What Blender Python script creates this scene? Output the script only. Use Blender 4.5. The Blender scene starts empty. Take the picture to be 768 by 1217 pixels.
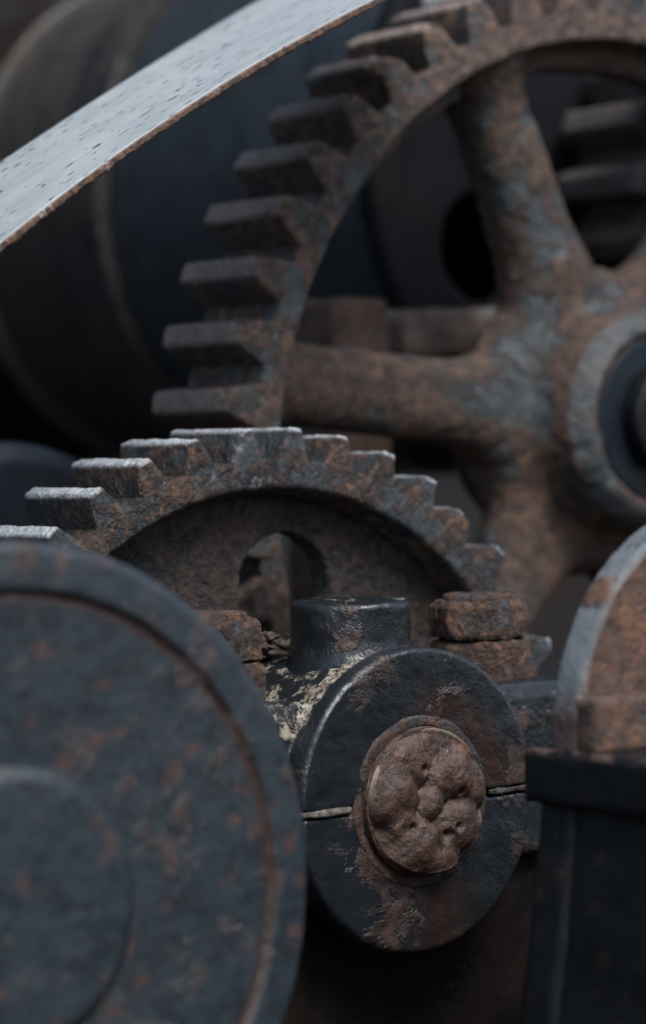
import bpy, bmesh, math, random
import numpy as np
from mathutils import Matrix, Vector

# ------------------------------------------------------------------ camera, sky, sun, exposure
S = 1.5            # metres per layout unit
H = 0.40           # camera height above the machine bed, layout units
scene = bpy.context.scene
C = scene.collection

cam_d = bpy.data.cameras.new('camera')
cam = bpy.data.objects.new('camera', cam_d)
C.objects.link(cam)
RIGHT = Vector((0.79162196, -0.61062816, -0.02163164))
FWD = Vector((0.61003649, 0.79186259, -0.02844503))
UP = Vector((0.03449862, 0.00932162, 0.99936127))
cam.matrix_world = Matrix(((RIGHT.x, UP.x, -FWD.x, 0), (RIGHT.y, UP.y, -FWD.y, 0),
                           (RIGHT.z, UP.z, -FWD.z, H * S), (0, 0, 0, 1)))
cam_d.sensor_fit = 'VERTICAL'
cam_d.sensor_height = 36.0
cam_d.sensor_width = 22.7
cam_d.lens = 36.0 * 3200.0 / 1217.0
cam_d.clip_start = 0.05
cam_d.clip_end = 500
cam_d.dof.use_dof = True
cam_d.dof.focus_distance = 1.17 * S
cam_d.dof.aperture_fstop = 3.6
cam_d.dof.aperture_blades = 0
scene.camera = cam

world = bpy.data.worlds.new('World')
scene.world = world
world.use_nodes = True
SUN_EL = math.radians(57)
sun_h = Vector((-0.12, -1.0)).normalized()            # horizontal direction towards the sun
wn, wl = world.node_tree.nodes, world.node_tree.links
sky = wn.new('ShaderNodeTexSky')
sky.sky_type = 'NISHITA'
sky.sun_disc = False
sky.sun_elevation = SUN_EL
sky.sun_rotation = math.atan2(sun_h.x, sun_h.y)
sky.dust_density = 3.0
bg = wn['Background']
hs = wn.new('ShaderNodeHueSaturation')                # an overcast sky has little colour
hs.inputs['Saturation'].default_value = 0.9
wl.new(sky.outputs[0], hs.inputs['Color'])
wl.new(hs.outputs[0], bg.inputs[0])
bg.inputs[1].default_value = 0.078
sun_d = bpy.data.lights.new('sun', 'SUN')
sun_d.energy = 1.5
sun_d.angle = math.radians(28)
sun_d.color = (1.0, 0.97, 0.93)
sun = bpy.data.objects.new('sun', sun_d)
C.objects.link(sun)
to_sun = Vector((sun_h.x * math.cos(SUN_EL), sun_h.y * math.cos(SUN_EL), math.sin(SUN_EL)))
sun.rotation_euler = (-to_sun).to_track_quat('-Z', 'Y').to_euler()
sun.location = to_sun * 20

vs = scene.view_settings
vs.view_transform = 'Standard'
vs.look = 'None'
vs.exposure = 1.42
vs.gamma = 1.0
scene.cycles.max_bounces = 6

random.seed(7)
RNG = np.random.default_rng(11)

# ------------------------------------------------------------------ noise and mesh helpers (numpy, layout units)
_perm = np.random.default_rng(3).permutation(256)
_perm = np.concatenate([_perm, _perm, _perm])
_grad = np.random.default_rng(4).normal(size=(256, 3))
_grad /= np.linalg.norm(_grad, axis=1)[:, None]

def perlin(p):
    i = np.floor(p).astype(int)
    f = p - i
    i &= 255
    w = f * f * f * (f * (f * 6 - 15) + 10)
    out = np.zeros(len(p))
    for dx in (0, 1):
        for dy in (0, 1):
            for dz in (0, 1):
                h = _perm[_perm[_perm[i[:, 0] + dx] + i[:, 1] + dy] + i[:, 2] + dz]
                g = _grad[h]
                d = (f[:, 0] - dx) * g[:, 0] + (f[:, 1] - dy) * g[:, 1] + (f[:, 2] - dz) * g[:, 2]
                ww = (w[:, 0] if dx else 1 - w[:, 0]) * (w[:, 1] if dy else 1 - w[:, 1]) * (w[:, 2] if dz else 1 - w[:, 2])
                out += d * ww
    return out

def fbm(p, freq, octv=3, seed=0.0):
    o = np.zeros(len(p)); a = 1.0
    for k in range(octv):
        o += a * perlin(p * freq + 17.3 * k + seed * 31.7)
        freq *= 2.07; a *= 0.5
    return o

def vnormals(V, Fs):
    N = np.zeros_like(V)
    for F in Fs:
        if len(F) == 0: continue
        a, b, c = V[F[:, 0]], V[F[:, 1]], V[F[:, 2]]
        n = np.cross(b - a, c - a) if F.shape[1] == 3 else np.cross(c - a, V[F[:, 3]] - b)
        for k in range(F.shape[1]): np.add.at(N, F[:, k], n)
    return N / (np.linalg.norm(N, axis=1)[:, None] + 1e-12)

def rough(V, F, amp, freq, octv=3, seed=0.0, amp2=0.0, freq2=0.0):
    """push a surface in and out along its normals: cast or corroded skin"""
    N = vnormals(V, [F])
    d = amp * fbm(V, freq, octv, seed)
    if amp2: d = d + amp2 * fbm(V, freq2, 2, seed + 5)
    return V + N * d[:, None]

def weld(V, F, tol=1e-6):
    key = np.round(V / tol).astype(np.int64)
    _, idx, inv = np.unique(key, axis=0, return_index=True, return_inverse=True)
    inv = inv.reshape(-1)
    return V[idx], inv[F]

def round_path(pts, rad, step, closed):
    """polyline with rounded corners, resampled"""
    n = len(pts); out = []
    P = [np.array(p, float) for p in pts]
    R = rad if isinstance(rad, (list, tuple)) else [rad] * n
    for i in range(n):
        if not closed and i in (0, n - 1):
            out.append(P[i]); continue
        a, b, c = P[i - 1], P[i], P[(i + 1) % n]
        la, lc = np.linalg.norm(a - b), np.linalg.norm(c - b)
        r = min(R[i], 0.45 * la, 0.45 * lc)
        if r <= 1e-6: out.append(b); continue
        p0, p1 = b + (a - b) / la * r, b + (c - b) / lc * r
        for t in np.linspace(0, 1, 5):
            out.append((1 - t) ** 2 * p0 + 2 * t * (1 - t) * b + t * t * p1)
    res = []
    m = len(out)
    for i in range(m if closed else m - 1):
        a, b = out[i], out[(i + 1) % m]
        k = max(1, int(math.ceil(np.linalg.norm(b - a) / step)))
        for j in range(k): res.append(a + (b - a) * j / k)
    if not closed: res.append(out[-1])
    return np.array(res)

def lathe(profile, nseg, closed=True, axis='Y', radial=None):
    """profile of (radius, along) revolved about the local axis"""
    th = np.linspace(0, 2 * math.pi, nseg, endpoint=False)
    m = len(profile)
    r = profile[:, 0][None, :] * np.ones((nseg, 1))
    if radial is not None: r = r * radial(th)[:, None]
    h = np.broadcast_to(profile[:, 1][None, :], r.shape)
    if axis == 'Y': V = np.stack([r * np.cos(th)[:, None], h, r * np.sin(th)[:, None]], -1).reshape(-1, 3)
    else: V = np.stack([r * np.cos(th)[:, None], r * np.sin(th)[:, None], h], -1).reshape(-1, 3)
    i = np.arange(nseg)[:, None]; i2 = (i + 1) % nseg
    jn = m if closed else m - 1
    j = np.arange(jn)[None, :]; j2 = (j + 1) % m
    F = np.stack([i * m + j, i2 * m + j, i2 * m + j2, i * m + j2], -1).reshape(-1, 4)
    V, F = weld(V, F)
    return V, F

def rbox(size, r, step, centre=(0, 0, 0)):
    """box with rounded edges and a fine grid"""
    h = np.array(size, float) / 2
    Vs, Fs, off = [], [], 0
    for ax in range(3):
        a, b = (ax + 1) % 3, (ax + 2) % 3
        na, nb = max(3, int(size[a] / step)), max(3, int(size[b] / step))
        ga, gb = np.meshgrid(np.linspace(-h[a], h[a], na + 1), np.linspace(-h[b], h[b], nb + 1), indexing='ij')
        i, j = np.meshgrid(np.arange(na), np.arange(nb), indexing='ij')
        q = np.stack([i * (nb + 1) + j, (i + 1) * (nb + 1) + j, (i + 1) * (nb + 1) + j + 1, i * (nb + 1) + j + 1], -1).reshape(-1, 4)
        for s in (1, -1):
            V = np.zeros(((na + 1) * (nb + 1), 3))
            V[:, a], V[:, b], V[:, ax] = ga.ravel(), gb.ravel(), s * h[ax]
            Vs.append(V); Fs.append((q if s > 0 else q[:, ::-1]) + off); off += len(V)
    V, F = weld(np.concatenate(Vs), np.concatenate(Fs))
    r = min(r, h.min() * 0.95)
    inner = np.clip(V, -(h - r), h - r)
    d = V - inner
    l = np.linalg.norm(d, axis=1)[:, None]
    V = np.where(l > 1e-9, inner + d / np.maximum(l, 1e-9) * r, V)
    return V + np.array(centre), F

def join(*parts):
    Vs, Fs, off = [], [], 0
    for V, F in parts:
        Vs.append(V); Fs.append(F + off); off += len(V)
    return np.concatenate(Vs), np.concatenate(Fs)

def to_mesh(name, V, F, attrs=None, smooth=True):
    me = bpy.data.meshes.new(name)
    me.vertices.add(len(V)); me.vertices.foreach_set('co', (V * S).astype(np.float32).ravel())
    n = F.shape[1]
    me.loops.add(F.size); me.loops.foreach_set('vertex_index', F.astype(np.int32).ravel())
    me.polygons.add(len(F)); me.polygons.foreach_set('loop_start', np.arange(0, F.size, n, dtype=np.int32))
    me.update(calc_edges=True)
    me.validate()
    me.polygons.foreach_set('use_smooth', np.full(len(me.polygons), smooth))
    for k, a in (attrs or {}).items():
        if a.ndim == 2:
            at = me.attributes.new(k, 'FLOAT_VECTOR', 'POINT'); at.data.foreach_set('vector', a.astype(np.float32).ravel())
        else:
            at = me.attributes.new(k, 'FLOAT', 'POINT'); at.data.foreach_set('value', a.astype(np.float32).ravel())
    return me

def fuse(V, F, voxel, smooth_it=4, cutters=()):
    """overlapping closed shells fused into one casting with soft inside corners"""
    tmp = []
    def mk(V, F):
        o = bpy.data.objects.new('tmp', to_mesh('tmp', V, F)); C.objects.link(o); tmp.append(o); return o
    o = mk(V, F)
    m = o.modifiers.new('r', 'REMESH'); m.mode = 'VOXEL'; m.voxel_size = voxel * S; m.adaptivity = 0
    for cv, cf in cutters:
        c = mk(cv, cf)
        b = o.modifiers.new('b', 'BOOLEAN'); b.operation = 'DIFFERENCE'; b.object = c; b.solver = 'FAST'
    if cutters:
        m = o.modifiers.new('r2', 'REMESH'); m.mode = 'VOXEL'; m.voxel_size = voxel * S
    sm = o.modifiers.new('s', 'SMOOTH'); sm.factor = 0.5; sm.iterations = smooth_it
    dg = bpy.context.evaluated_depsgraph_get()
    me = o.evaluated_get(dg).to_mesh()
    co = np.zeros(len(me.vertices) * 3, np.float32); me.vertices.foreach_get('co', co)
    me.calc_loop_triangles()
    T = np.zeros(len(me.loop_triangles) * 3, np.int32); me.loop_triangles.foreach_get('vertices', T)
    o.evaluated_get(dg).to_mesh_clear()
    for t in tmp:
        d = t.data; bpy.data.objects.remove(t); bpy.data.meshes.remove(d)
    return co.reshape(-1, 3).astype(float) / S, T.reshape(-1, 3)

def half_cyl(r, v0, v1, n=48, upper=True, r1=None):
    """closed half cylinder about the local Y axis, flat side on z = 0"""
    r1 = r if r1 is None else r1
    th = np.linspace(0, math.pi, n) * (1 if upper else -1)
    a = np.stack([r * np.cos(th), np.full(n, v0), r * np.sin(th)], -1)
    b = np.stack([r1 * np.cos(th), np.full(n, v1), r1 * np.sin(th)], -1)
    V = np.concatenate([a, b, [[0, v0, 0], [0, v1, 0]]])
    F = []
    for i in range(n):
        j = (i + 1) % n
        F.append([i, j, n + j]); F.append([i, n + j, n + i])
        F.append([j, i, 2 * n]); F.append([n + i, n + j, 2 * n + 1])
    return V, np.array(F)

def tri(F):
    return F if F.shape[1] == 3 else np.concatenate([F[:, [0, 1, 2]], F[:, [0, 2, 3]]])

# ------------------------------------------------------------------ object helpers
def empty(name, loc, label, cat, group=None):
    o = bpy.data.objects.new(name, None)
    o.empty_display_size = 0.05
    C.objects.link(o)
    o.location = (loc[0] * S, loc[1] * S, (loc[2] + H) * S)
    o['label'] = label; o['category'] = cat
    if group: o['group'] = group
    return o

def obj(name, VF, mat, parent=None, attrs=None, loc=None, smooth=True, data=None, label=None):
    me = data or to_mesh(name, VF[0], VF[1], attrs, smooth)
    if not me.materials: me.materials.append(mat)
    o = bpy.data.objects.new(name, me)
    C.objects.link(o)
    if parent: o.parent = parent
    if loc is not None:
        o.location = (loc[0] * S, loc[1] * S, (loc[2] + (0 if parent else H)) * S)
    if label: o['label'] = label
    return o

# ------------------------------------------------------------------ materials
class NT:
    def __init__(s, name):
        s.m = bpy.data.materials.new(name); s.m.use_nodes = True
        s.t = s.m.node_tree; s.n = s.t.nodes; s.l = s.t.links
        s.b = s.n['Principled BSDF']
    def new(s, kind, **kw):
        n = s.n.new(kind)
        for k, v in kw.items(): setattr(n, k, v)
        return n
    def set(s, sock, v):
        if hasattr(v, 'is_linked'): s.l.new(v, sock)
        else: sock.default_value = v
    def noise(s, co, scale, detail=4, rough=0.6, dist=0.0):
        n = s.new('ShaderNodeTexNoise')
        s.l.new(co, n.inputs['Vector']); n.inputs['Scale'].default_value = scale
        n.inputs['Detail'].default_value = detail; n.inputs['Roughness'].default_value = rough
        n.inputs['Distortion'].default_value = dist
        return n.outputs['Fac']
    def vor(s, co, scale, rnd=1.0):
        n = s.new('ShaderNodeTexVoronoi')
        s.l.new(co, n.inputs['Vector']); n.inputs['Scale'].default_value = scale; n.inputs['Randomness'].default_value = rnd
        return n.outputs['Distance']
    def step(s, x, a, b, o0=0.0, o1=1.0):
        n = s.new('ShaderNodeMapRange', interpolation_type='SMOOTHSTEP')
        s.set(n.inputs['Value'], x)
        for k, v in (('From Min', a), ('From Max', b), ('To Min', o0), ('To Max', o1)): s.set(n.inputs[k], v)
        return n.outputs['Result']
    def math(s, op, a, b=0.0, clamp=False):
        n = s.new('ShaderNodeMath', operation=op); n.use_clamp = clamp
        s.set(n.inputs[0], a); s.set(n.inputs[1], b)
        return n.outputs[0]
    def mix(s, f, a, b):
        n = s.new('ShaderNodeMix', data_type='RGBA')
        s.set(n.inputs[0], f); s.set(n.inputs[6], a if not isinstance(a, tuple) else (*a, 1)); s.set(n.inputs[7], b if not isinstance(b, tuple) else (*b, 1))
        return n.outputs[2]
    def attr(s, name, vec=False):
        n = s.new('ShaderNodeAttribute', attribute_name=name)
        return n.outputs['Vector'] if vec else n.outputs['Fac']
    def coords(s, rnd=True, scale=(1, 1, 1)):
        tc = s.new('ShaderNodeTexCoord'); out = tc.outputs['Object']
        if rnd:
            oi = s.new('ShaderNodeObjectInfo')
            mu = s.new('ShaderNodeVectorMath', operation='MULTIPLY'); mu.inputs[1].default_value = (7.3, 5.1, 3.7)
            s.l.new(oi.outputs['Random'], mu.inputs[0])
            ad = s.new('ShaderNodeVectorMath', operation='ADD')
            s.l.new(out, ad.inputs[0]); s.l.new(mu.outputs[0], ad.inputs[1]); out = ad.outputs[0]
        if scale != (1, 1, 1):
            mu = s.new('ShaderNodeVectorMath', operation='MULTIPLY'); mu.inputs[1].default_value = scale
            s.l.new(out, mu.inputs[0]); out = mu.outputs[0]
        return out
    def bump(s, h, dist, strength=1.0, normal=None):
        n = s.new('ShaderNodeBump'); n.inputs['Distance'].default_value = dist; n.inputs['Strength'].default_value = strength
        s.set(n.inputs['Height'], h)
        if normal is not None: s.l.new(normal, n.inputs['Normal'])
        return n.outputs['Normal']

DARK = (0.016, 0.019, 0.023)
def iron(name, paint=(0.03, 0.035, 0.042), rust=((0.028, 0.017, 0.013), (0.085, 0.045, 0.03), (0.17, 0.075, 0.035)), amount=0.5,
         patch=22.0, grain=260.0, paint_rough=0.38, rust_rough=0.8, bump=1.0, pale=0.0, pale_col=(0.2, 0.23, 0.25), orange=0.35,
         wear_lit_col=(0.3, 0.33, 0.35), wear_lit_metal=0.5, crust=False, spots=0.0, rnd=True, soft=0.06, black=0.3, spec=0.45, oil=0.22):
    """old paint over rusting cast iron: paint, bare dark scale, brown and orange rust, pale bleached patches"""
    t = NT(name)
    co = t.coords(rnd)
    n1 = t.noise(co, patch, 7, 0.68, 0.4)
    n2 = t.noise(co, patch * 3.1, 6, 0.7, 0.2)
    n3 = t.noise(co, grain, 4, 0.7)
    n4 = t.noise(co, patch * 0.45, 4, 0.6)
    big = t.math('ADD', n1, t.math('MULTIPLY', t.math('SUBTRACT', n4, 0.5), 0.5))
    th = 0.75 - 0.5 * amount
    mask = t.step(big, th - soft, th + soft)
    # rust colours
    rc = t.mix(t.step(n2, 0.36, 0.62), rust[0], rust[1])
    n5 = t.noise(co, patch * 1.7, 5, 0.7, 0.6)
    rc = t.mix(t.math('MULTIPLY', t.step(n5, 0.66 - 0.3 * orange, 0.78 - 0.25 * orange), t.step(n3, 0.3, 0.6)), rc, rust[2])
    rc = t.mix(t.math('MULTIPLY', t.step(n3, 0.50, 0.66), 0.5), rc, rust[0])
    # paint colours
    n6 = t.noise(co, patch * 1.3, 6, 0.72, 0.3)
    pc = t.mix(t.math('MULTIPLY', t.step(n6, 0.48, 0.6), black), paint, (paint[0] * 0.35, paint[1] * 0.35, paint[2] * 0.4))
    if pale > 0:
        n7 = t.noise(co, patch * 0.9, 7, 0.75, 0.2)
        pc = t.mix(t.math('MULTIPLY', t.step(n7, 0.66 - 0.25 * pale, 0.74 - 0.2 * pale), t.step(n3, 0.25, 0.65)), pc, pale_col)
    col = t.mix(mask, pc, rc)
    if spots > 0:
        d = t.vor(co, 38.0); dn = t.math('ADD', d, t.math('MULTIPLY', t.math('SUBTRACT', n2, 0.5), 1.6))
        sp = t.math('MULTIPLY', t.step(dn, 0.10, 0.24, 1.0, 0.0), spots)
        col = t.mix(sp, col, rust[2])
    n8 = t.noise(co, patch * 2.2, 5, 0.7, 0.4)          # oily film here and there
    rough_ = t.math('ADD', t.step(mask, 0, 1, paint_rough, rust_rough), t.math('MULTIPLY', t.math('SUBTRACT', n2, 0.5), 0.3))
    rough_ = t.math('SUBTRACT', rough_, t.math('MULTIPLY', t.step(n8, 0.50, 0.62), oil), True)
    w = t.attr('wear_lit')  # tooth tip wear, and lit tones painted on hub ring and stand cap
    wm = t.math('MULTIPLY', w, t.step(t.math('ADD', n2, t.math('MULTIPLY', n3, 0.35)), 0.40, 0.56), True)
    col = t.mix(wm, col, wear_lit_col)
    t.set(t.b.inputs['Metallic'], t.math('MULTIPLY', wm, wear_lit_metal))
    rough_ = t.math('ADD', t.math('MULTIPLY', rough_, t.math('SUBTRACT', 1.0, t.math('MULTIPLY', wm, 0.45))), 0.0)
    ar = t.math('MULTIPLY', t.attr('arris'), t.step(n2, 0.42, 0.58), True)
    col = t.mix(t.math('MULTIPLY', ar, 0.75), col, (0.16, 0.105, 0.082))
    g = t.attr('groove')
    gm = t.math('MULTIPLY', g, t.step(n2, 0.3, 0.5), True)
    col = t.mix(gm, col, (rust[1][0] * 0.6, rust[1][1] * 0.52, rust[1][2] * 0.5))
    h = t.math('ADD', t.math('MULTIPLY', n3, 0.35), t.math('MULTIPLY', n2, 0.65))
    h = t.math('ADD', h, t.math('MULTIPLY', t.math('MULTIPLY', mask, n2), 0.8))
    if crust:
        cr = t.attr('crust')
        c1 = t.noise(co, 48, 9, 0.68, 0.0); c2 = t.noise(co, 300, 3, 0.7)
        cm = t.math('MULTIPLY', t.step(t.math('ADD', t.math('MULTIPLY', cr, 0.235), c1), 0.72, 0.79), t.step(c2, 0.38, 0.55), True)
        cm = t.math('MULTIPLY', cm, t.step(cr, 0.02, 0.2))
        cc = t.mix(t.step(t.noise(co, 70, 3), 0.42, 0.6), (0.31, 0.29, 0.235), (0.22, 0.185, 0.135))
        col = t.mix(cm, col, cc)
        rough_ = t.math('ADD', rough_, t.math('MULTIPLY', cm, 0.5), True)
        h = t.math('ADD', h, t.math('MULTIPLY', cm, 0.45))
    micro = t.noise(co, grain * 2.6, 3, 0.65)
    pit = t.step(t.vor(co, grain * 0.45), 0.10, 0.34)
    h = t.math('ADD', h, t.math('ADD', t.math('MULTIPLY', micro, 0.22), t.math('MULTIPLY', t.math('MULTIPLY', pit, mask), 0.22)))
    h = t.math('MULTIPLY', h, t.math('SUBTRACT', 1.0, t.math('MULTIPLY', wm, 0.6)))
    nrm = t.bump(h, 0.0022 * bump, 0.9)
    t.set(t.b.inputs['Base Color'], col); t.set(t.b.inputs['Roughness'], rough_); t.set(t.b.inputs['Normal'], nrm)
    t.b.inputs['Specular IOR Level'].default_value = spec
    return t.m

def strap_material():
    t = NT('weathered_grey_strap')
    uv = t.attr('suv', True)
    def scaled(x, y):
        m = t.new('ShaderNodeVectorMath', operation='MULTIPLY'); m.inputs[1].default_value = (x, y, 1); t.l.new(uv, m.inputs[0]); return m.outputs[0]
    fine = t.noise(scaled(260, 520), 1, 4, 0.6)
    mid = t.noise(scaled(16, 24), 1, 6, 0.7)
    col = t.mix(t.step(mid, 0.3, 0.7), (0.215, 0.246, 0.259), (0.295, 0.328, 0.341))
    col = t.mix(t.math('MULTIPLY', t.step(fine, 0.5, 0.75), 0.35), col, (0.14, 0.16, 0.17))
    pits = t.noise(scaled(75, 190), 1, 1, 0.5)
    dens = t.noise(scaled(6, 16), 1, 3, 0.5)
    pm = t.step(t.math('ADD', pits, t.math('MULTIPLY', t.math('SUBTRACT', dens, 0.5), 0.30)), 0.672, 0.692)
    col = t.mix(pm, col, (0.035, 0.04, 0.045))
    scr = t.noise(scaled(22, 330), 1, 3, 0.6)
    sm = t.math('MULTIPLY', t.step(t.math('ADD', scr, t.math('MULTIPLY', t.math('SUBTRACT', dens, 0.5), 0.3)), 0.655, 0.71), 0.8)
    col = t.mix(sm, col, (0.15, 0.085, 0.06))
    e = t.attr('edge')
    co = t.coords(False)
    en = t.noise(co, 130, 6, 0.75)
    ec = t.mix(t.step(en, 0.4, 0.6), (0.028, 0.018, 0.015), (0.12, 0.065, 0.04))
    ec = t.mix(t.step(t.noise(co, 60, 5, 0.7), 0.56, 0.66), ec, (0.22, 0.21, 0.21))
    col = t.mix(t.step(t.math('ADD', e, t.math('MULTIPLY', t.math('SUBTRACT', en, 0.5), 0.5)), 0.40, 0.55), col, ec)
    t.set(t.b.inputs['Base Color'], col); t.b.inputs['Roughness'].default_value = 0.55
    h = t.math('SUBTRACT', t.math('ADD', t.math('MULTIPLY', fine, 0.25), t.math('MULTIPLY', t.math('MULTIPLY', en, e), 2.0)), t.math('MULTIPLY', pm, 0.8))
    t.set(t.b.inputs['Normal'], t.bump(h, 0.001, 0.8))
    return t.m

M_BIG = iron('rusty_big_gear', (0.05, 0.061, 0.067), ((0.036, 0.026, 0.023), (0.135, 0.094, 0.077), (0.24, 0.13, 0.08)), 0.62, 34, 260, 0.5, 0.8, 1.8, 0.6, (0.18, 0.205, 0.215), 0.42, (0.2, 0.165, 0.145), 0.0)
M_BIGHUB = iron('rusty_hub_paint', (0.034, 0.044, 0.05), ((0.024, 0.016, 0.0135), (0.085, 0.053, 0.04), (0.165, 0.085, 0.048)), 0.60, 26, 240, 0.36, 0.78, 2.2, 0.6, (0.15, 0.178, 0.19), 0.45, (0.052, 0.067, 0.077), 0.0, rnd=False, oil=0.28)
M_SMALL = iron('rusty_small_gear', (0.03, 0.038, 0.045), ((0.018, 0.013, 0.011), (0.082, 0.052, 0.04), (0.27, 0.13, 0.058)), 0.5, 44, 330, 0.3, 0.66, 2.6, 0.55, (0.2, 0.22, 0.235), 0.36, (0.52, 0.58, 0.62), 0.4, oil=0.3)
M_WEB = iron('rusty_gear_web', (0.024, 0.026, 0.028), ((0.017, 0.013, 0.012), (0.06, 0.04, 0.033), (0.1, 0.058, 0.038)), 0.62, 46, 260, 0.5, 0.8, 3.4, 0.0, orange=0.15)
M_CAP = iron('black_bearing_paint', (0.011, 0.0145, 0.018), ((0.018, 0.012, 0.010), (0.05, 0.027, 0.02), (0.12, 0.052, 0.032)), 0.30, 20, 220, 0.25, 0.6, 0.7, 0.12, (0.07, 0.08, 0.09), 0.3, crust=True, rnd=False, spec=0.55)
M_SHAFT = iron('brown_shaft_end', (0.055, 0.042, 0.036), ((0.028, 0.017, 0.013), (0.08, 0.046, 0.034), (0.14, 0.072, 0.042)), 0.75, 40, 280, 0.34, 0.42, 0.8, 0.25, (0.15, 0.11, 0.09), 0.4, (0.34, 0.29, 0.21), 0.0)
M_NUT = iron('flaking_rust_nut', (0.045, 0.042, 0.045), ((0.02, 0.014, 0.012), (0.085, 0.05, 0.036), (0.2, 0.1, 0.055)), 0.66, 46, 300, 0.5, 0.85, 2.8, 0.5, (0.2, 0.19, 0.185), 0.6)
M_WHEEL = iron('blue_grey_wheel_paint', (0.017, 0.025, 0.032), ((0.025, 0.019, 0.018), (0.05, 0.033, 0.03), (0.085, 0.038, 0.031)), 0.27, 34, 260, 0.42, 0.7, 0.7, 0.3, (0.032, 0.043, 0.05), 0.3, spots=0.5, black=0.5)
M_PED = iron('black_pedestal_paint', (0.0055, 0.007, 0.0085), ((0.008, 0.006, 0.006), (0.018, 0.011, 0.010), (0.04, 0.022, 0.018)), 0.15, 16, 200, 0.5, 0.8, 0.7, 0.15, (0.018, 0.021, 0.024), 0.2, spots=0.3, spec=0.18)
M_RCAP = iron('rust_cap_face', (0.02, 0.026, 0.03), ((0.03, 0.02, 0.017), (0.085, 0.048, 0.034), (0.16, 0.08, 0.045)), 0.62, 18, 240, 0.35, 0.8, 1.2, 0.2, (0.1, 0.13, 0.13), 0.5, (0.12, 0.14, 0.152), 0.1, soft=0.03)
M_FOOT = iron('dark_rusty_foot', (0.016, 0.018, 0.02), ((0.02, 0.014, 0.012), (0.06, 0.036, 0.026), (0.14, 0.07, 0.036)), 0.5, 15, 240, 0.45, 0.8, 1.2)
M_PLATE = iron('grey_end_plate', (0.006, 0.0075, 0.0095), ((0.007, 0.006, 0.006), (0.014, 0.011, 0.01), (0.02, 0.014, 0.012)), 0.3, 8, 120, 0.75, 0.9, 0.6, spec=0.1)
M_DRUM = iron('dark_blue_drum', (0.017, 0.024, 0.031), ((0.016, 0.012, 0.011), (0.045, 0.028, 0.022), (0.08, 0.045, 0.03)), 0.2, 8, 120, 0.45, 0.8, 0.6, 0.0)
M_BROWN = iron('brown_drum_flange', (0.012, 0.0125, 0.0135), ((0.009, 0.008, 0.008), (0.018, 0.0145, 0.013), (0.024, 0.017, 0.014)), 0.6, 8, 120, 0.6, 0.85, 0.6, 0.0)
M_POST = iron('rusty_post', (0.05, 0.04, 0.035), ((0.03, 0.02, 0.016), (0.07, 0.042, 0.032), (0.1, 0.055, 0.038)), 0.7, 16, 200, 0.6, 0.85, 1.0)
M_PINION = iron('dull_pinion', (0.06, 0.06, 0.062), ((0.03, 0.026, 0.024), (0.07, 0.056, 0.05), (0.1, 0.07, 0.055)), 0.4, 16, 200, 0.55, 0.85, 1.0)
M_BEAM = iron('grey_brown_bar', (0.165, 0.155, 0.155), ((0.08, 0.06, 0.054), (0.16, 0.12, 0.105), (0.09, 0.055, 0.04)), 0.45, 12, 160, 0.6, 0.85, 1.0, 0.0)
M_WALL = iron('dull_frame_wall', (0.018, 0.019, 0.021), ((0.012, 0.010, 0.0095), (0.022, 0.017, 0.015), (0.028, 0.02, 0.016)), 0.4, 5, 100, 0.7, 0.9, 0.8, spec=0.1)
M_BED = iron('dark_bed', (0.007, 0.007, 0.0075), ((0.006, 0.005, 0.0045), (0.014, 0.0095, 0.008), (0.02, 0.013, 0.01)), 0.55, 6, 120, 0.7, 0.9, 1.0, 0.0, spec=0.08)
M_PALE = iron('pale_sky_gap', (0.55, 0.58, 0.56), ((0.1, 0.07, 0.05), (0.2, 0.14, 0.1), (0.25, 0.15, 0.1)), 0.1, 10, 160, 0.4, 0.8, 0.5, 0.0)
M_HOOP = iron('dull_bare_hoop', (0.036, 0.034, 0.030), ((0.018, 0.015, 0.013), (0.05, 0.038, 0.028), (0.06, 0.042, 0.03)), 0.4, 10, 160, 0.5, 0.8, 0.5)
M_TAN = iron('tan_bare_rim', (0.12, 0.11, 0.09), ((0.05, 0.04, 0.03), (0.13, 0.10, 0.075), (0.16, 0.11, 0.07)), 0.4, 10, 160, 0.5, 0.8, 0.5, 0.0)
M_NAVY = iron('dark_navy_paint', (0.008, 0.0125, 0.0185), ((0.012, 0.01, 0.01), (0.03, 0.02, 0.017), (0.05, 0.03, 0.02)), 0.1, 8, 120, 0.45, 0.8, 0.5, 0.0, spec=0.2)
M_STRAP = strap_material()
M_LITTER = iron('dry_litter', (0.05, 0.038, 0.03), ((0.02, 0.015, 0.013), (0.075, 0.052, 0.04), (0.13, 0.09, 0.06)), 0.5, 60, 300, 0.8, 0.9, 0.5, 0.0)

# ------------------------------------------------------------------ setting: the bed and the frame at the back
def box_struct(name, size, centre, mat, r=0.004, step=0.05):
    o = obj(name, rbox(size, r, step), mat, loc=centre); o['kind'] = 'structure'
    return o
box_struct('machine_bed', (3.2, 3.2, 0.04), (1.2, 1.3, -0.42), M_BED)
box_struct('machine_frame_wall', (2.4, 0.05, 1.3), (1.4, 2.1, 0.25), M_WALL)

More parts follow.
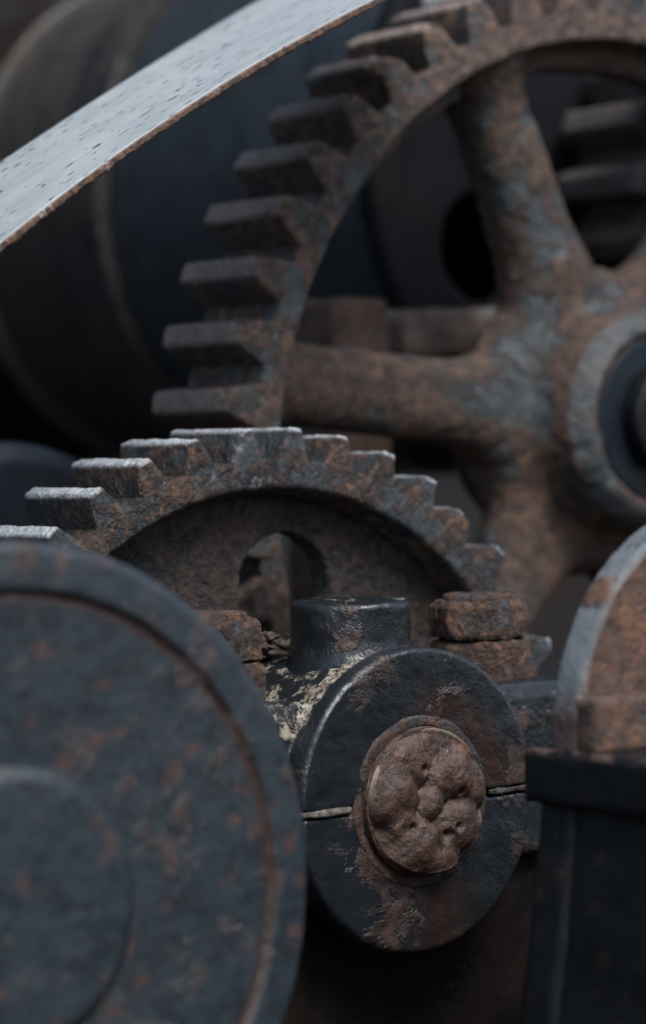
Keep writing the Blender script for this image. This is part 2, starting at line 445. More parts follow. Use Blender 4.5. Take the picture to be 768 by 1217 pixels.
# ------------------------------------------------------------------ gear building blocks
def tooth_meshes(name, R_root, R_tip, v0, v1, tip_half, base_half, nvar, step, seed, wear_lit=1.0, damage=1.0):
    out = []
    rng = np.random.default_rng(seed)
    sink = (R_tip - R_root) * 0.45
    hgt = R_tip - R_root + sink
    for k in range(nvar):
        V, F = rbox((tip_half * 2, v1 - v0, hgt), tip_half * 0.22, step)
        z = V[:, 2] + hgt / 2
        e0 = np.abs(V) / np.array([tip_half, (v1 - v0) / 2, hgt / 2])      # bare arrises along tip and end faces
        near = np.clip(1 - (1 - e0) * np.array([tip_half, (v1 - v0) / 2, hgt / 2]) / 0.0011, 0, 1)
        near[:, 2] *= (z > hgt / 2)
        near = np.sort(near, axis=1)[:, 1]
        q = np.clip((z - sink) / (hgt - sink), 0, 1)
        half = tip_half + (base_half - tip_half) * (1 - q ** 1.35)
        low = np.clip((sink * 1.5 - z) / (sink * 1.5), 0, 1)
        half = half + base_half * 0.32 * low ** 1.8
        V[:, 0] *= half / tip_half
        # the foot dips back into the rim so that the two faces never share a plane
        mid = (v0 + v1) / 2; hv = (v1 - v0) / 2
        V[:, 1] = V[:, 1] * (1 - 0.02 * low) + mid
        V[:, 2] = z - sink + R_root
        N = vnormals(V, [F])
        sd = seed + k * 3.1
        d = damage * (0.00055 * fbm(V, 90, 3, sd) + 0.00035 * fbm(V, 330, 2, sd + 1))
        # broken corners
        front = np.clip((v0 + hv * 0.5 - V[:, 1]) / (hv * 0.5), 0, 1)
        tipq = np.clip((V[:, 2] - (R_root + (R_tip - R_root) * 0.45)) / ((R_tip - R_root) * 0.55), 0, 1)
        chip = np.clip(fbm(V, 75, 2, sd + 9) + 0.02, 0, 1) * tipq * front
        V = V + N * d[:, None]
        V[:, 2] -= damage * 0.006 * chip * (R_tip - R_root) / 0.0146
        V[:, 1] += damage * 0.010 * chip * rng.uniform(0.3, 1.0)
        ww = np.clip((V[:, 2] - (R_tip - (R_tip - R_root) * 0.10)) / ((R_tip - R_root) * 0.05), 0, 1) * wear_lit
        out.append(to_mesh(name, V, F, {'wear_lit': ww, 'arris': near}))
    return out

def put_teeth(parent, meshes, mat, angles, rng):
    for a in angles:
        me = meshes[rng.integers(len(meshes))]
        o = obj('tooth', None, mat, parent, data=me)
        o.rotation_euler = (0, math.radians(90 - a), 0)

def ring(r0, r1, v0, v1, fil, nseg, step):
    return lathe(round_path([(r1, v0), (r0, v0), (r0, v1), (r1, v1)], fil, step, True), nseg)

# ------------------------------------------------------------------ small gear
def build_small_gear():
    t = empty('small_spur_gear', (0.7413, 1.0, -0.1844), 'dark rusty spur gear with bright worn tooth tips behind the black split bearing', 'gear')
    R_tip, R_root, R_in = 0.1888, 0.1742, 0.1608
    W = 0.056
    # rim: overhangs the web towards the front
    prof = round_path([(R_root, 0.0), (R_in, 0.0), (R_in - 0.004, 0.017), (R_in - 0.004, W - 0.015), (R_in, W), (R_root, W)], [0.002, 0.003, 0.004, 0.004, 0.003, 0.002], 0.0016, True)
    V, F = lathe(prof, 620)
    V = rough(V, F, 0.0010, 60, 3, 1.0, 0.0005, 260)
    obj('rim', (V, F), M_SMALL, t)
    put_teeth(t, tooth_meshes('tooth', R_root, R_tip, -0.0004, W + 0.0004, 0.0032, 0.0080, 8, 0.0011, 21, 1.0, 1.3), M_SMALL,
              [24.3 + 360 / 41 * k for k in range(41)], np.random.default_rng(5))
    # web with five lightening holes
    web = lathe(round_path([(0.03, 0.020), (0.168, 0.020), (0.168, 0.036), (0.03, 0.036)], 0.001, 0.004, True), 160)
    cut = []
    for k in range(5):
        a = math.radians(79.3 + 72 * k)
        cv, cf = lathe(round_path([(0.0003, -0.01), (0.0272, -0.01), (0.0272, 0.07), (0.0003, 0.07)], 0, 0.02, True), 40)
        cut.append((cv + np.array([0.1135 * math.cos(a), 0, 0.1135 * math.sin(a)]), tri(cf)))
    V, F = fuse(web[0], tri(web[1]), 0.0014, 5, cut)
    V = rough(V, F, 0.0012, 70, 3, 2.0, 0.0008, 230)
    obj('web', (V, F), M_WEB, t)
    V, F = lathe(round_path([(0.034, -0.004), (0.06, -0.004), (0.066, 0.018), (0.066, 0.038), (0.06, 0.06), (0.034, 0.06)], 0.003, 0.003, True), 120)
    obj('hub', (rough(V, F, 0.0006, 60), F), M_WEB, t)
build_small_gear()

# ------------------------------------------------------------------ large spoked gear
def build_big_gear():
    t = empty('large_spoked_gear', (1.0673, 1.1, -0.0289), 'large rusty spoked spur gear rising behind the smaller gear', 'gear')
    k = 1.1
    R_tip, R_root, R_in, R_rib = 0.2580 * k, 0.2392 * k, 0.2250 * k, 0.2120 * k
    W = 0.066
    prof = round_path([(R_root, 0.0), (R_in, 0.0), (R_in - 0.003, 0.018), (R_rib, 0.023), (R_rib, W - 0.023), (R_in - 0.003, W - 0.018), (R_in, W), (R_root, W)],
                      [0.002, 0.003, 0.005, 0.005, 0.005, 0.005, 0.003, 0.002], 0.0022, True)
    V, F = lathe(prof, 620)
    V = rough(V, F, 0.0012, 45, 3, 3.0, 0.0006, 200)
    obj('rim', (V, F), M_BIG, t)
    put_teeth(t, tooth_meshes('tooth', R_root, R_tip, -0.0004, W + 0.0004, 0.0056, 0.0112, 7, 0.0016, 40, 0.8, 1.5), M_BIG,
              [155.9 + 7.2 * j for j in range(50)], np.random.default_rng(6))
    # hub sits a little above the rim's centre
    hc = np.array([0.002, 0.0, 0.034])
    vm = W / 2
    prof = round_path([(0.0295, -0.020), (0.046, -0.020), (0.0515, -0.026), (0.0600, -0.016), (0.0635, 0.000), (0.068, 0.012), (0.080, 0.019), (0.088, vm),
                       (0.090, W - 0.02), (0.071, W - 0.01), (0.066, W + 0.02), (0.0288, W + 0.02)],
                      [0.002, 0.003, 0.002, 0.004, 0.008, 0.012, 0.012, 0.004, 0.008, 0.01, 0.004, 0.002], 0.0025, True)
    hub = lathe(prof, 240)
    V, F = lathe(round_path([(0.0003, -0.034), (0.0285, -0.034), (0.0285, 0.18), (0.0003, 0.18)], 0.004, 0.004, True), 96)
    V = rough(V, F, 0.0004, 50, 3, 4.5)
    obj('shaft', (V + hc, F), M_PED, t)
    # oval spokes cast in one with the hub: fused for soft corners, then split again into hub and spokes
    nu, nc = 40, 48
    angles = (113.0, 174.0, 233, 291, 350, 53)
    shells = [(hub[0] + hc, tri(hub[1]))]
    for a in angles:
        d = np.array([math.cos(math.radians(a)), 0, math.sin(math.radians(a))])
        # distance from the hub's centre to the rim along this spoke
        b = d[2] * hc[2] + d[0] * hc[0]; L = -b + math.sqrt(b * b - hc @ hc + (R_in + 0.002) ** 2)
        side = np.array([-d[2], 0, d[0]])
        s = np.linspace(0.045, L, nu)
        x = (s - 0.045) / (L - 0.045)
        hw = 0.0245 - 0.003 * x + 0.012 * np.clip(1 - (s - 0.075) / 0.045, 0, 1) ** 1.8 + 0.012 * np.clip(1 - (L - s) / 0.035, 0, 1) ** 2.4
        ht = 0.0225 - 0.003 * x + 0.0115 * np.clip(1 - (L - s) / 0.03, 0, 1) ** 1.6
        th = np.linspace(0, 2 * math.pi, nc, endpoint=False)
        cx = np.sign(np.cos(th)) * np.abs(np.cos(th)) ** 0.85; cy = np.sign(np.sin(th)) * np.abs(np.sin(th)) ** 0.85
        V = (hc + s[:, None, None] * d + (hw[:, None] * cx[None, :])[..., None] * side
             + (vm + ht[:, None] * cy[None, :])[..., None] * np.array([0, 1, 0])).reshape(-1, 3)
        i, j = np.meshgrid(np.arange(nu - 1), np.arange(nc), indexing='ij')
        F = tri(np.stack([i * nc + j, i * nc + (j + 1) % nc, (i + 1) * nc + (j + 1) % nc, (i + 1) * nc + j], -1).reshape(-1, 4))
        n = len(V)
        V = np.concatenate([V, [hc + s[0] * d + [0, vm, 0], hc + s[-1] * d + [0, vm, 0]]])
        jj = np.arange(nc); j2 = (jj + 1) % nc; o = (nu - 1) * nc
        F = np.concatenate([F, np.stack([j2, jj, np.full(nc, n)], -1), np.stack([o + jj, o + j2, np.full(nc, n + 1)], -1)])
        shells.append((V, F))
    V, F = join(*shells)
    V, F = fuse(V, F, 0.0021, 14)
    V = rough(V, F, 0.0013, 38, 3, 4.0, 0.0010, 130)
    cen = V[F].mean(1) - hc
    rad = np.hypot(cen[:, 0], cen[:, 2]); ang = np.degrees(np.arctan2(cen[:, 2], cen[:, 0]))
    dif = np.abs((ang[:, None] - np.array(angles)[None, :] + 180) % 360 - 180)
    which = np.where(rad < 0.094, -1, dif.argmin(1))
    for k_ in range(-1, 6):
        f = F[which == k_]
        idx, inv = np.unique(f, return_inverse=True)
        vl = V[idx] - hc
        rl = np.hypot(vl[:, 0], vl[:, 2])
        lit_ring = np.clip((rl - 0.0500) / 0.002, 0, 1) * np.clip((0.0615 - rl) / 0.002, 0, 1) * np.clip((-0.010 - vl[:, 1]) / 0.004, 0, 1)  # lit ring on the hub chamfer, painted in as a blue-grey tone
        obj('hub' if k_ < 0 else 'spoke', (V[idx], inv.reshape(-1, 3)), M_BIGHUB, t, {'wear_lit': lit_ring * 0.7})
    V, F = ring(0.0290, 0.0455, -0.0225, 0.0, 0.0012, 120, 0.003)
    obj('collar', (V + hc, F), M_NAVY, t)
build_big_gear()

# ------------------------------------------------------------------ split bearing in the middle
def hex_nut(R, z0, z1, seed, step=0.0012, amp=1.0):
    prof = round_path([(0.0003, z0), (R * 0.97, z0), (R, z0 + 0.002), (R, z1 - 0.0028), (R * 0.90, z1), (0.0003, z1)], [0, 0.0006, 0.0006, 0.0008, 0.001, 0], step, False)
    def rad(th):
        m = (th + math.pi / 6 + 0.3) % (math.pi / 3) - math.pi / 6
        hx = math.cos(math.pi / 6) / np.cos(m)
        return 0.12 * 0.96 + 0.88 * hx
    V, F = lathe(prof, 150, False, 'Z', rad)
    V = rough(V, F, 0.0026 * amp, 75, 3, seed, 0.0016 * amp, 210)
    return V, F

def build_bearing():
    uc, zc = 0.7413, -0.1593
    t = empty('split_bearing', (uc, 0.897, zc), 'black painted split bearing block with round face and brown lumpy shaft end', 'bearing')
    R = 0.0652
    g = 0.0016
    # upper half: front flange, barrel, ears
    up = [half_cyl(R, 0.0015, 0.0105), half_cyl(R - 0.0015, 0.0, 0.009), half_cyl(R - 0.0042, 0.008, 0.094)]
    up = [(V + np.array([0, 0, g]), F) for V, F in up]
    ear = rbox((0.208, 0.062, 0.042), 0.005, 0.006, (0, 0.050, 0.021 + g))
    padL = rbox((0.062, 0.060, 0.012), 0.003, 0.006, (-0.0755, 0.050, 0.0375 + g))
    padR = rbox((0.062, 0.060, 0.012), 0.003, 0.006, (0.0755, 0.050, 0.0375 + g))
    V, F = join(*up, (ear[0], tri(ear[1])), (padL[0], tri(padL[1])), (padR[0], tri(padR[1])))
    V, F = fuse(V, F, 0.0010, 5)
    V = rough(V, F, 0.0007, 55, 3, 7.0, 0.00018, 240)
    top = np.clip((V[:, 2] - 0.012) / 0.02, 0, 1); left = np.clip((0.036 - V[:, 0]) / 0.03, 0, 1); back = np.clip((V[:, 1] - 0.010) / 0.008, 0, 1)
    cr = top * left * back
    cr = np.maximum(cr, 0.45 * np.clip((V[:, 0] - 0.055) / 0.006, 0, 1) * np.clip((V[:, 2] - 0.024) / 0.006, 0, 1))
    fr = np.clip((0.004 - V[:, 1]) / 0.003, 0, 1); rf = np.hypot(V[:, 0], V[:, 2])
    st = fr * np.clip(1 - np.abs(rf - 0.043) / 0.014, 0, 1) * np.clip((V[:, 0] + 0.01) / 0.02, 0, 1)
    cap = obj('cap', (V, F), M_CAP, t, {'crust': cr, 'groove': st * 0.8})
    lo = [half_cyl(R, 0.0015, 0.014, upper=False), half_cyl(R - 0.0015, 0.0, 0.010, upper=False), half_cyl(R - 0.006, 0.010, 0.094, upper=False)]
    lo = [(V + np.array([0, 0, -g]), F[:, ::-1]) for V, F in lo]
    ear = rbox((0.208, 0.062, 0.034), 0.005, 0.006, (0, 0.050, -0.017 - g))
    foot = rbox((0.22, 0.075, 0.02), 0.004, 0.008, (0, 0.052, -0.2307))
    V, F = join(*lo, (ear[0], tri(ear[1])))
    V, F = fuse(V, F, 0.0014, 4)
    V = rough(V, F, 0.0007, 55, 3, 8.0, 0.00018, 240)
    st = np.clip(1 - np.abs(V[:, 0] - 0.010) / 0.026, 0, 1) * np.clip((-0.030 - V[:, 2]) / 0.012, 0, 1)
    base = obj('base', (V, F), M_CAP, t, {'groove': st * 0.85})
    V, F = rbox((0.21, 0.056, 0.21), 0.006, 0.008, (0, 0.056, -0.136))
    obj('pedestal', (rough(V, F, 0.001, 40), F), M_BED, t)  # near-black and widened to stand in for the shade below the bearing
    obj('foot', foot, M_BED, t)
    for sx, mt in ((-1, M_SHIM), (1, M_RUSTBUSH)):
        V, F = rbox((0.0262, 0.085, 0.0026), 0.0004, 0.0010, (sx * 0.0520, 0.0415, 0))
        obj('shim', (rough(V, F, 0.0012, 90, 3, 20 + sx), F), mt, base)
    # oil boss on the cap
    prof = round_path([(0.0340, 0.048), (0.0295, 0.0585), (0.0272, 0.066), (0.0268, 0.0850), (0.0150, 0.0862), (0.0003, 0.0852)], [0, 0.01, 0.008, 0.0028, 0.003, 0], 0.0012, False)
    V, F = lathe(prof, 150, False, 'Z')
    V = V + np.array([0.001, 0.048, 0])
    V = rough(V, F, 0.0012, 50, 3, 9.0, 0.0002, 240)
    rim = np.clip((V[:, 2] - 0.0838) / 0.002, 0, 1)
    obj('oil_boss', (V, F), M_CAP, cap, {'crust': rim * 0.8})
    # bushing ring round the shaft
    V, F = lathe(round_path([(0.0325, -0.0006), (0.0372, -0.0006), (0.0380, 0.002), (0.0395, 0.09), (0.0325, 0.09)], [0.001, 0.0015, 0.001, 0, 0], 0.0015, True), 160)
    V = rough(V, F, 0.0010, 60, 3, 10.0, 0.0004, 240)
    obj('bushing', (V, F), M_RUSTBUSH, t)
    for s in (1, -1):
        st = np.array([0.0765 * s, 0.048, 0.0435])
        c = lathe(round_path([(0.0003, -0.09), (0.0165, -0.09), (0.0165, 0.041), (0.0003, 0.041)], 0.002, 0.002, False), 40, False, 'Z')
        stud = obj('stud', (rough(c[0] + st, c[1], 0.001, 80), c[1]), M_NUT, t)
        a = hex_nut(0.0240, 0.0, 0.0195, 3 + s, amp=0.6)
        obj('lower_nut', (a[0] + st, a[1]), M_NUT, stud)
        b = hex_nut(0.0232, 0.0207, 0.0380, 6 + s, amp=0.7)
        obj('upper_nut', (b[0] + st, b[1]), M_NUT, stud)
M_RUSTBUSH = iron('brown_bushing', (0.03, 0.03, 0.03), ((0.022, 0.014, 0.012), (0.06, 0.034, 0.026), (0.13, 0.06, 0.04)), 0.6, 26, 220, 0.45, 0.7, 1.0, 0.0)
M_SHIM = iron('pale_shim', (0.13, 0.127, 0.118), ((0.05, 0.04, 0.03), (0.15, 0.12, 0.09), (0.2, 0.12, 0.07)), 0.3, 60, 300, 0.6, 0.8, 1.0)
build_bearing()

def build_shaft():
    t = empty('drive_shaft', (0.7413, 0.897, -0.1593), 'brown lumpy corroded shaft end in the middle of the black bearing face', 'shaft')
    R = 0.0325
    nr, na = 90, 260
    r = np.linspace(0.0002, R, nr); th = np.linspace(0, 2 * math.pi, na, endpoint=False)
    rr, tt = np.meshgrid(r, th, indexing='ij')
    x, z = rr * np.cos(tt) / R, rr * np.sin(tt) / R
    P = np.stack([x.ravel(), np.zeros(x.size), z.ravel()], -1)
    wx = x + 0.11 * fbm(P, 3, 2, 1).reshape(x.shape); wz = z + 0.11 * fbm(P, 3, 2, 2).reshape(x.shape)
    h = np.zeros_like(x)
    for bx, bz, br, bh in ((0.00, -0.02, 0.24, 0.95), (-0.30, 0.52, 0.40, 0.75), (-0.62, 0.14, 0.46, 1.0), (-0.52, -0.18, 0.34, 0.8), (0.22, 0.26, 0.34, 0.9), (0.46, 0.34, 0.36, 1.0),
                           (0.74, 0.18, 0.34, 0.7), (0.50, -0.34, 0.40, 0.95), (0.76, -0.42, 0.28, 0.6), (-0.22, -0.52, 0.46, 1.0), (0.20, -0.78, 0.36, 0.85), (0.20, 0.78, 0.40, 0.35),
                           (-0.66, -0.52, 0.34, 0.3), (0.58, 0.62, 0.36, 0.5), (-0.05, 0.66, 0.3, 0.5)):
        d2 = ((wx - bx) ** 2 + (wz - bz) ** 2) / br ** 2
        h = np.maximum(h, bh * np.sqrt(np.clip(1 - d2, 0, 1)) ** 0.9)
    # soften the creases
    for _ in range(14):
        h[1:-1] = 0.5 * h[1:-1] + 0.125 * (h[:-2] + h[2:] + np.roll(h, 1, 1)[1:-1] + np.roll(h, -1, 1)[1:-1])
    for px, pz in ((0.42, -0.36), (0.26, -0.44), (-0.1, 0.45), (0.5, 0.1), (-0.35, -0.3)):      # pinholes
        h -= 0.35 * np.exp(-((x - px) ** 2 + (z - pz) ** 2) / 0.05 ** 2)
    edge = np.clip((1 - rr / R) / 0.06, 0, 1)
    lip = np.exp(-((rr / R - 0.955) / 0.03) ** 2) * 0.25
    y = -0.0018 - 0.0086 * h * edge ** 0.35 - 0.002 * lip
    V = np.stack([rr * np.cos(tt), y, rr * np.sin(tt)], -1).reshape(-1, 3)
    i, j = np.meshgrid(np.arange(nr - 1), np.arange(na), indexing='ij')
    F = np.stack([i * na + j, i * na + (j + 1) % na, (i + 1) * na + (j + 1) % na, (i + 1) * na + j], -1).reshape(-1, 4)
    V = rough(V, F, 0.0005, 95, 2, 3.3)
    wear_lit = np.clip((rr / R - 0.965) / 0.02, 0, 1) * np.clip((z + 0.1) / 0.5, 0, 1) * 0.6
    obj('corroded_end', (V, F), M_SHAFT, t, {'wear_lit': wear_lit.ravel()})
    V, F = lathe(round_path([(0.0003, -0.001), (R, -0.0035), (R, 0.35), (0.0003, 0.35)], 0.0005, 0.004, False), 120, False)
    obj('barrel', (V, F), M_SHAFT, t)
build_shaft()

# ------------------------------------------------------------------ dry litter caught behind the cap
def build_litter():
    rng = np.random.default_rng(8)
    parts = []
    for k in range(70):
        l, w = rng.uniform(0.005, 0.015), rng.uniform(0.002, 0.006)
        V, F = rbox((l, w, 0.0011), 0.0004, 0.0022)
        V[:, 2] += 0.16 * (V[:, 0] ** 2) / l * rng.uniform(-1, 1) * 3
        e = Matrix.Rotation(rng.uniform(0, 6.28), 3, 'Z') @ Matrix.Rotation(rng.uniform(-0.7, 0.7), 3, 'Y') @ Matrix.Rotation(rng.uniform(-1, 1), 3, 'X')
        V = V @ np.array(e).T + np.array([rng.normal(-0.012, 0.014), rng.normal(0.0, 0.010), abs(rng.normal(0, 0.004))])
        parts.append((V, F))
    o = obj('dry_litter', join(*parts), M_LITTER, loc=(0.727, 0.985, -0.0985))
    o['kind'] = 'stuff'; o['label'] = 'dry brown plant litter caught between the black bearing and the gear'; o['category'] = 'litter'
build_litter()

# ------------------------------------------------------------------ wheel in the left foreground
def build_wheel():
    t = empty('flanged_wheel', (0.473, 0.79, -0.161), 'large blurred blue grey wheel disc with raised rim in the left foreground', 'wheel')
    prof = round_path([(0.1115, 0.0), (0.1245, 0.0005), (0.1275, 0.004), (0.1275, 0.030), (0.106, 0.030), (0.106, 0.0026), (0.1094, 0.0018)], [0.0015, 0.0015, 0.002, 0.002, 0, 0.001, 0.0015], 0.002, True)
    V, F = lathe(prof, 300)
    V = rough(V, F, 0.0005, 40, 3, 11, 0.0004, 150)
    gr = np.clip((0.1112 - np.hypot(V[:, 0], V[:, 2])) / 0.0010, 0, 1)
    obj('rim', (V, F), M_WHEEL, t, {'groove': gr})
    prof = round_path([(0.04, 0.0045), (0.1080, 0.0020), (0.1080, 0.020), (0.04, 0.020)], 0.0005, 0.002, True)
    V, F = lathe(prof, 300)
    V = rough(V, F, 0.0005, 26, 3, 12, 0.0003, 150)
    gr = np.clip((np.hypot(V[:, 0], V[:, 2]) - 0.1062) / 0.0010, 0, 1)
    obj('plate', (V, F), M_WHEEL, t, {'groove': gr})
    prof = round_path([(0.0003, 0.0), (0.046, 0.0), (0.0505, 0.003), (0.053, 0.012), (0.053, 0.03), (0.0003, 0.03)], [0, 0.002, 0.002, 0, 0, 0], 0.002, False)
    V, F = lathe(prof, 200, False)
    V = rough(V, F, 0.0005, 30, 3, 13, 0.0003, 150)
    obj('hub', (V, F), M_WHEEL, t)
    V, F = lathe(round_path([(0.0003, 0.02), (0.022, 0.02), (0.022, 0.5), (0.0003, 0.5)], 0, 0.02, False), 60, False)
    obj('axle', (V, F), M_PED, t)
build_wheel()

# ------------------------------------------------------------------ bearing stand on the right
def build_stand():
    t = empty('bearing_stand', (0.697, 0.775, -0.1222), 'tall black bearing stand with rust brown half round cap at the right edge', 'bearing stand')
    # local origin: back left top corner of the pedestal; it runs towards the viewer (-Y)
    lean = 0.16
    def skew(V): V = V.copy(); V[:, 0] += np.where(V[:, 2] < 0, V[:, 2] * lean * np.clip(1 - V[:, 0] / 0.1, 0, 1), 0); return V
    V, F = rbox((0.206, 0.30, 0.022), 0.0018, 0.003, (0.100, -0.147, -0.011))
    ar = np.clip((V[:, 2] + 0.0016) / 0.0012, 0, 1) * np.clip((0.002 - V[:, 0]) / 0.003, 0, 1)  # worn top left edge, with its lit line painted in
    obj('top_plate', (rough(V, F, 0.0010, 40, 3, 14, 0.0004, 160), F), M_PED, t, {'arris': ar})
    V, F = rbox((0.19, 0.28, 0.262), 0.003, 0.006, (0.102, -0.150, -0.147))
    obj('body', (rough(skew(V), F, 0.0010, 40, 3, 15), F), M_PED, t)
    V, F = rbox((0.012, 0.021, 0.262), 0.0045, 0.003, (0.0100, -0.0115, -0.147))
    obj('corner_rib', (rough(skew(V), F, 0.0010, 40, 3, 16), F), M_PED, t)
    # foot of the cap
    V, F = rbox((0.172, 0.012, 0.0215), 0.002, 0.0025, (0.0865, -0.0290, 0.00975))
    obj('cap_foot', (rough(V, F, 0.0008, 40, 3, 17), F), M_RCAP, t)
    # half round cap with bevelled shoulder
    hv = []
    c = np.array([0.0870, 0.0, 0.0052])
    parts = [half_cyl(0.0850, -0.026, -0.010, 80), half_cyl(0.0865, -0.0243, -0.0105, 80)]
    low = rbox((0.173, 0.0138, 0.022), 0.001, 0.004, (0, -0.0174, 0.0))
    V, F = join(*parts, (low[0], tri(low[1])))
    V, F = fuse(V + c, F, 0.0013, 4)
    V = rough(V, F, 0.0008, 45, 3, 18, 0.0003, 200)
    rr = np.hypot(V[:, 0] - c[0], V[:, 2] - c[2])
    wear_lit = np.clip((rr - 0.0840) / 0.002, 0, 1) * np.clip(0.95 - 4 * np.clip(fbm(V, 34, 3, 2) - 0.10, 0, 1), 0, 1) * np.clip((V[:, 2] - 0.010) / 0.016, 0.1, 1)  # cap side painted paler for the sky light on it, fading low down
    obj('cap', (V, F), M_RCAP, t, {'wear_lit': wear_lit})
build_stand()

# ------------------------------------------------------------------ curved strap, upper left
def build_strap():
    v0 = 0.97
    cu, cz, R = 1.3407 * v0, -0.9537 * v0, 1.2769 * v0
    th = np.linspace(math.radians(146), math.radians(109), 900)
    thick = 0.0036
    uu = cu + R * np.cos(th)
    ux = np.clip(uu, 0.656, 0.90)
    wid = 1.93101 * ux * ux - 2.53469 * ux + 0.95542
    wid = wid * 0.965      # opens out towards its upper end
    nt = 40
    t_ = np.linspace(0, 1, nt)
    rows = []
    # closed section: outer face front->back, inner face back->front
    sec = [(x, 0.0) for x in t_] + [(1.0, -0.5)] + [(x, -1.0) for x in t_[::-1]] + [(0.0, -0.72), (0.0, -0.5), (0.0, -0.28)]
    sec = np.array(sec); m = len(sec)
    V = np.zeros((len(th), m, 3)); suv = np.zeros_like(V); edge = np.zeros((len(th), m))
    base = np.stack([np.cos(th), np.zeros_like(th), np.sin(th)], -1)
    nz = fbm(np.stack([th * 300, th * 0, th * 0], -1), 1.0, 3, 2)
    nz2 = fbm(np.stack([th * 140, th * 0 + 9, th * 0], -1), 1.0, 3, 4)
    for j, (a, d) in enumerate(sec):
        rr = R + d * thick
        V[:, j, 0] = cu + rr * base[:, 0]; V[:, j, 2] = cz + rr * base[:, 2]
        V[:, j, 1] = v0 + a * wid
        suv[:, j, 0] = (th[0] - th) * R * S; suv[:, j, 1] = a * wid * S; suv[:, j, 2] = 0
        if a < 0.02:
            e = 0.6 if (d > -0.2) else 1.0
            edge[:, j] = e if d < -0.1 else 0.35
            V[:, j, 1] += 0.0016 * nz * (1 if d < -0.1 else 0.3)
            if d <= -0.99: V[:, j, 0] -= base[:, 0] * 0.0018 * nz2; V[:, j, 2] -= base[:, 2] * 0.0018 * nz2
        elif a < 0.06 and d == 0: edge[:, j] = 0.22
    n = len(th)
    i, j = np.meshgrid(np.arange(n - 1), np.arange(m), indexing='ij')
    F = np.stack([i * m + j, (i + 1) * m + j, (i + 1) * m + (j + 1) % m, i * m + (j + 1) % m], -1).reshape(-1, 4)
    origin = np.array([0.42, v0, -0.02])
    o = obj('curved_strap', ((V.reshape(-1, 3) - origin), F), M_STRAP, None, {'suv': suv.reshape(-1, 3), 'edge': edge.ravel()}, loc=origin)
    o['label'] = 'curved pale grey metal strap with pitted face and rusty lower edge'; o['category'] = 'strap'
build_strap()

# ------------------------------------------------------------------ winch drum behind everything
def build_drum():
    uc, zc = 1.2088, 0.1675
    t = empty('winch_drum', (uc, 1.31, zc), 'large dark blurred drum with brown flange rings behind the gears', 'drum')
    V, F = lathe(round_path([(0.18, -0.05), (0.197, -0.05), (0.197, 0.235), (0.18, 0.235)], 0.003, 0.006, True), 200)
    obj('shell', (rough(V, F, 0.0008, 30), F), M_DRUM, t)
    disc = lathe(round_path([(0.0003, -0.0535), (0.1985, -0.0535), (0.1985, -0.036), (0.0003, -0.036)], 0, 0.01, True), 120)
    hole = lathe(round_path([(0.0003, -0.07), (0.034, -0.07), (0.034, 0.0), (0.0003, 0.0)], 0, 0.02, True), 40)
    cuts = []
    for k in range(2):
        cuts.append((hole[0] + np.array([0.122 * math.cos(math.radians(206 + 180 * k)), 0, 0.122 * math.sin(math.radians(206 + 180 * k))]), tri(hole[1])))
    V, F = fuse(disc[0], tri(disc[1]), 0.003, 2, cuts)
    obj('end_plate', (V, F), M_PLATE, t)
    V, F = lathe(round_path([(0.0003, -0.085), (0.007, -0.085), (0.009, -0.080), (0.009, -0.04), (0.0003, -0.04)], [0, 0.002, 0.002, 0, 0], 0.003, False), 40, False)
    obj('sky_gap_stud', (V + np.array([-0.147, 0, 0.0925]), F), M_PALE, t, label='small pale stud added in place of a bright sky gap above the large gear teeth')  # added stud, stands in for bright sky through a gap
    for nm, r0, r1, a, b, mt in (('flange', 0.18, 0.207, 0.235, 0.285, M_BROWN), ('neck', 0.16, 0.184, 0.285, 0.43, M_BROWN),
                                 ('hoop', 0.16, 0.194, 0.43, 0.442, M_HOOP), ('rear_shell', 0.16, 0.185, 0.442, 0.60, M_BED)):
        V, F = lathe(round_path([(r0, a), (r1, a), (r1, b), (r0, b)], [0, 0.004, 0.004, 0], 0.006, True), 200)
        obj(nm, (rough(V, F, 0.0010, 30, 3, r1 * 100), F), mt, t)
    V, F = lathe(round_path([(0.0003, 0.03), (0.03, 0.03), (0.03, 0.65), (0.0003, 0.65)], 0, 0.03, False), 40, False)
    obj('axle', (V, F), M_PED, t)
build_drum()

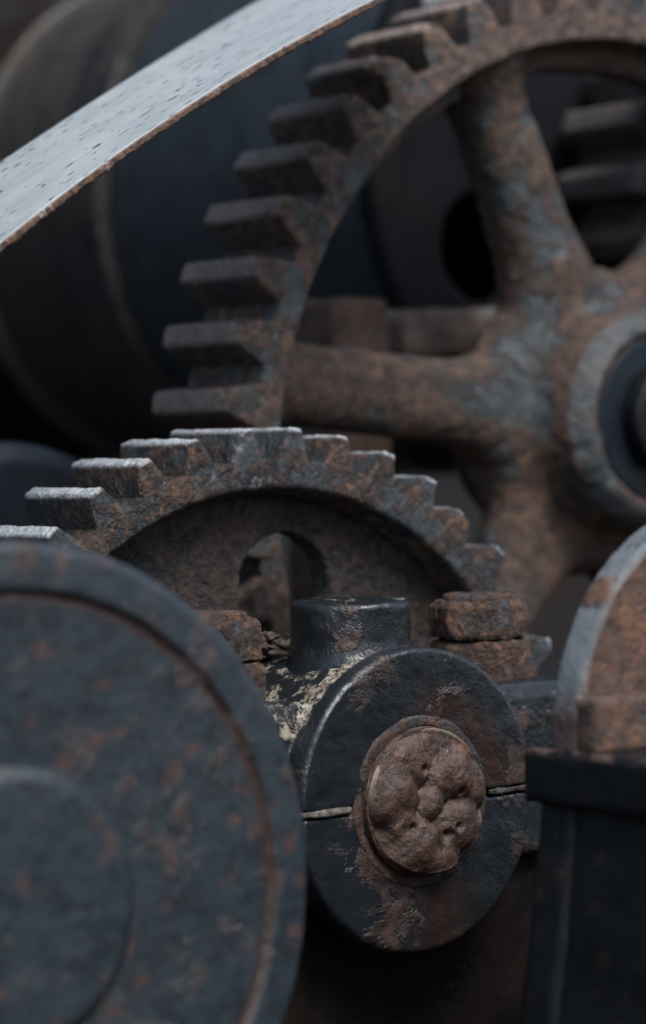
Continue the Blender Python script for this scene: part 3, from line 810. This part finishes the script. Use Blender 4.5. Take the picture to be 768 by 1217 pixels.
# ------------------------------------------------------------------ pinion seen between the spokes
def build_pinion():
    uc, zc, R = 1.238, 0.160, 0.088
    t = empty('pinion_gear', (uc, 1.176, zc), 'blurred dark pinion gear with grey teeth seen between the spokes of the large gear', 'gear')
    W = 0.072
    V, F = lathe(round_path([(0.02, 0.0), (R - 0.020, 0.0), (R - 0.020, W), (0.02, W)], 0.002, 0.004, True), 120)
    obj('body', (V, F), M_BIG, t)
    put_teeth(t, tooth_meshes('tooth', R - 0.020, R, 0.0, W, 0.0075, 0.0130, 3, 0.0030, 60, 0.0, 0.6), M_PINION, [186 + 360 / 13 * k for k in range(13)], np.random.default_rng(9))
build_pinion()

# ------------------------------------------------------------------ bars and blocks behind the large gear
def simple(name, size, centre, mat, label, cat, rot=0.0, r=0.003, seed=1):
    V, F = rbox(size, r, 0.006)
    V = rough(V, F, 0.0012, 30, 3, seed)
    o = obj(name, (V, F), mat, loc=centre)
    o.rotation_euler = (0, rot, 0)
    o['label'] = label; o['category'] = cat
    return o
simple('rusty_block', (0.040, 0.05, 0.30), (0.956, 1.225, -0.072), M_POST, 'rusty brown square post end behind the left spoke of the large gear', 'post', seed=2)
simple('frame_bar', (0.34, 0.04, 0.029), (1.165, 1.228, 0.0625), M_BEAM, 'grey horizontal bar behind the large gear next to the rusty post', 'bar', -0.03, seed=3)
simple('wooden_plank', (0.30, 0.04, 0.020), (1.135, 1.200, 0.044), M_TAN, 'tan blurred plank just above the left spoke of the large gear', 'plank', -0.10, seed=4)

def build_casing():
    t = empty('dark_casing', (0.775, 1.28, -0.105), 'dark navy rounded casing at the left behind the smaller gear', 'casing')
    V, F = lathe(round_path([(0.0003, 0.0), (0.095, 0.0), (0.105, 0.01), (0.105, 0.16), (0.0003, 0.16)], [0, 0.004, 0.006, 0.004, 0], 0.004, False), 120, False)
    obj('shell', (rough(V, F, 0.001, 30, 3, 40), F), M_NAVY, t)
    V, F = rbox((0.12, 0.14, 0.20), 0.004, 0.01, (0, 0.08, -0.196))
    obj('foot', (V, F), M_NAVY, t)
build_casing()
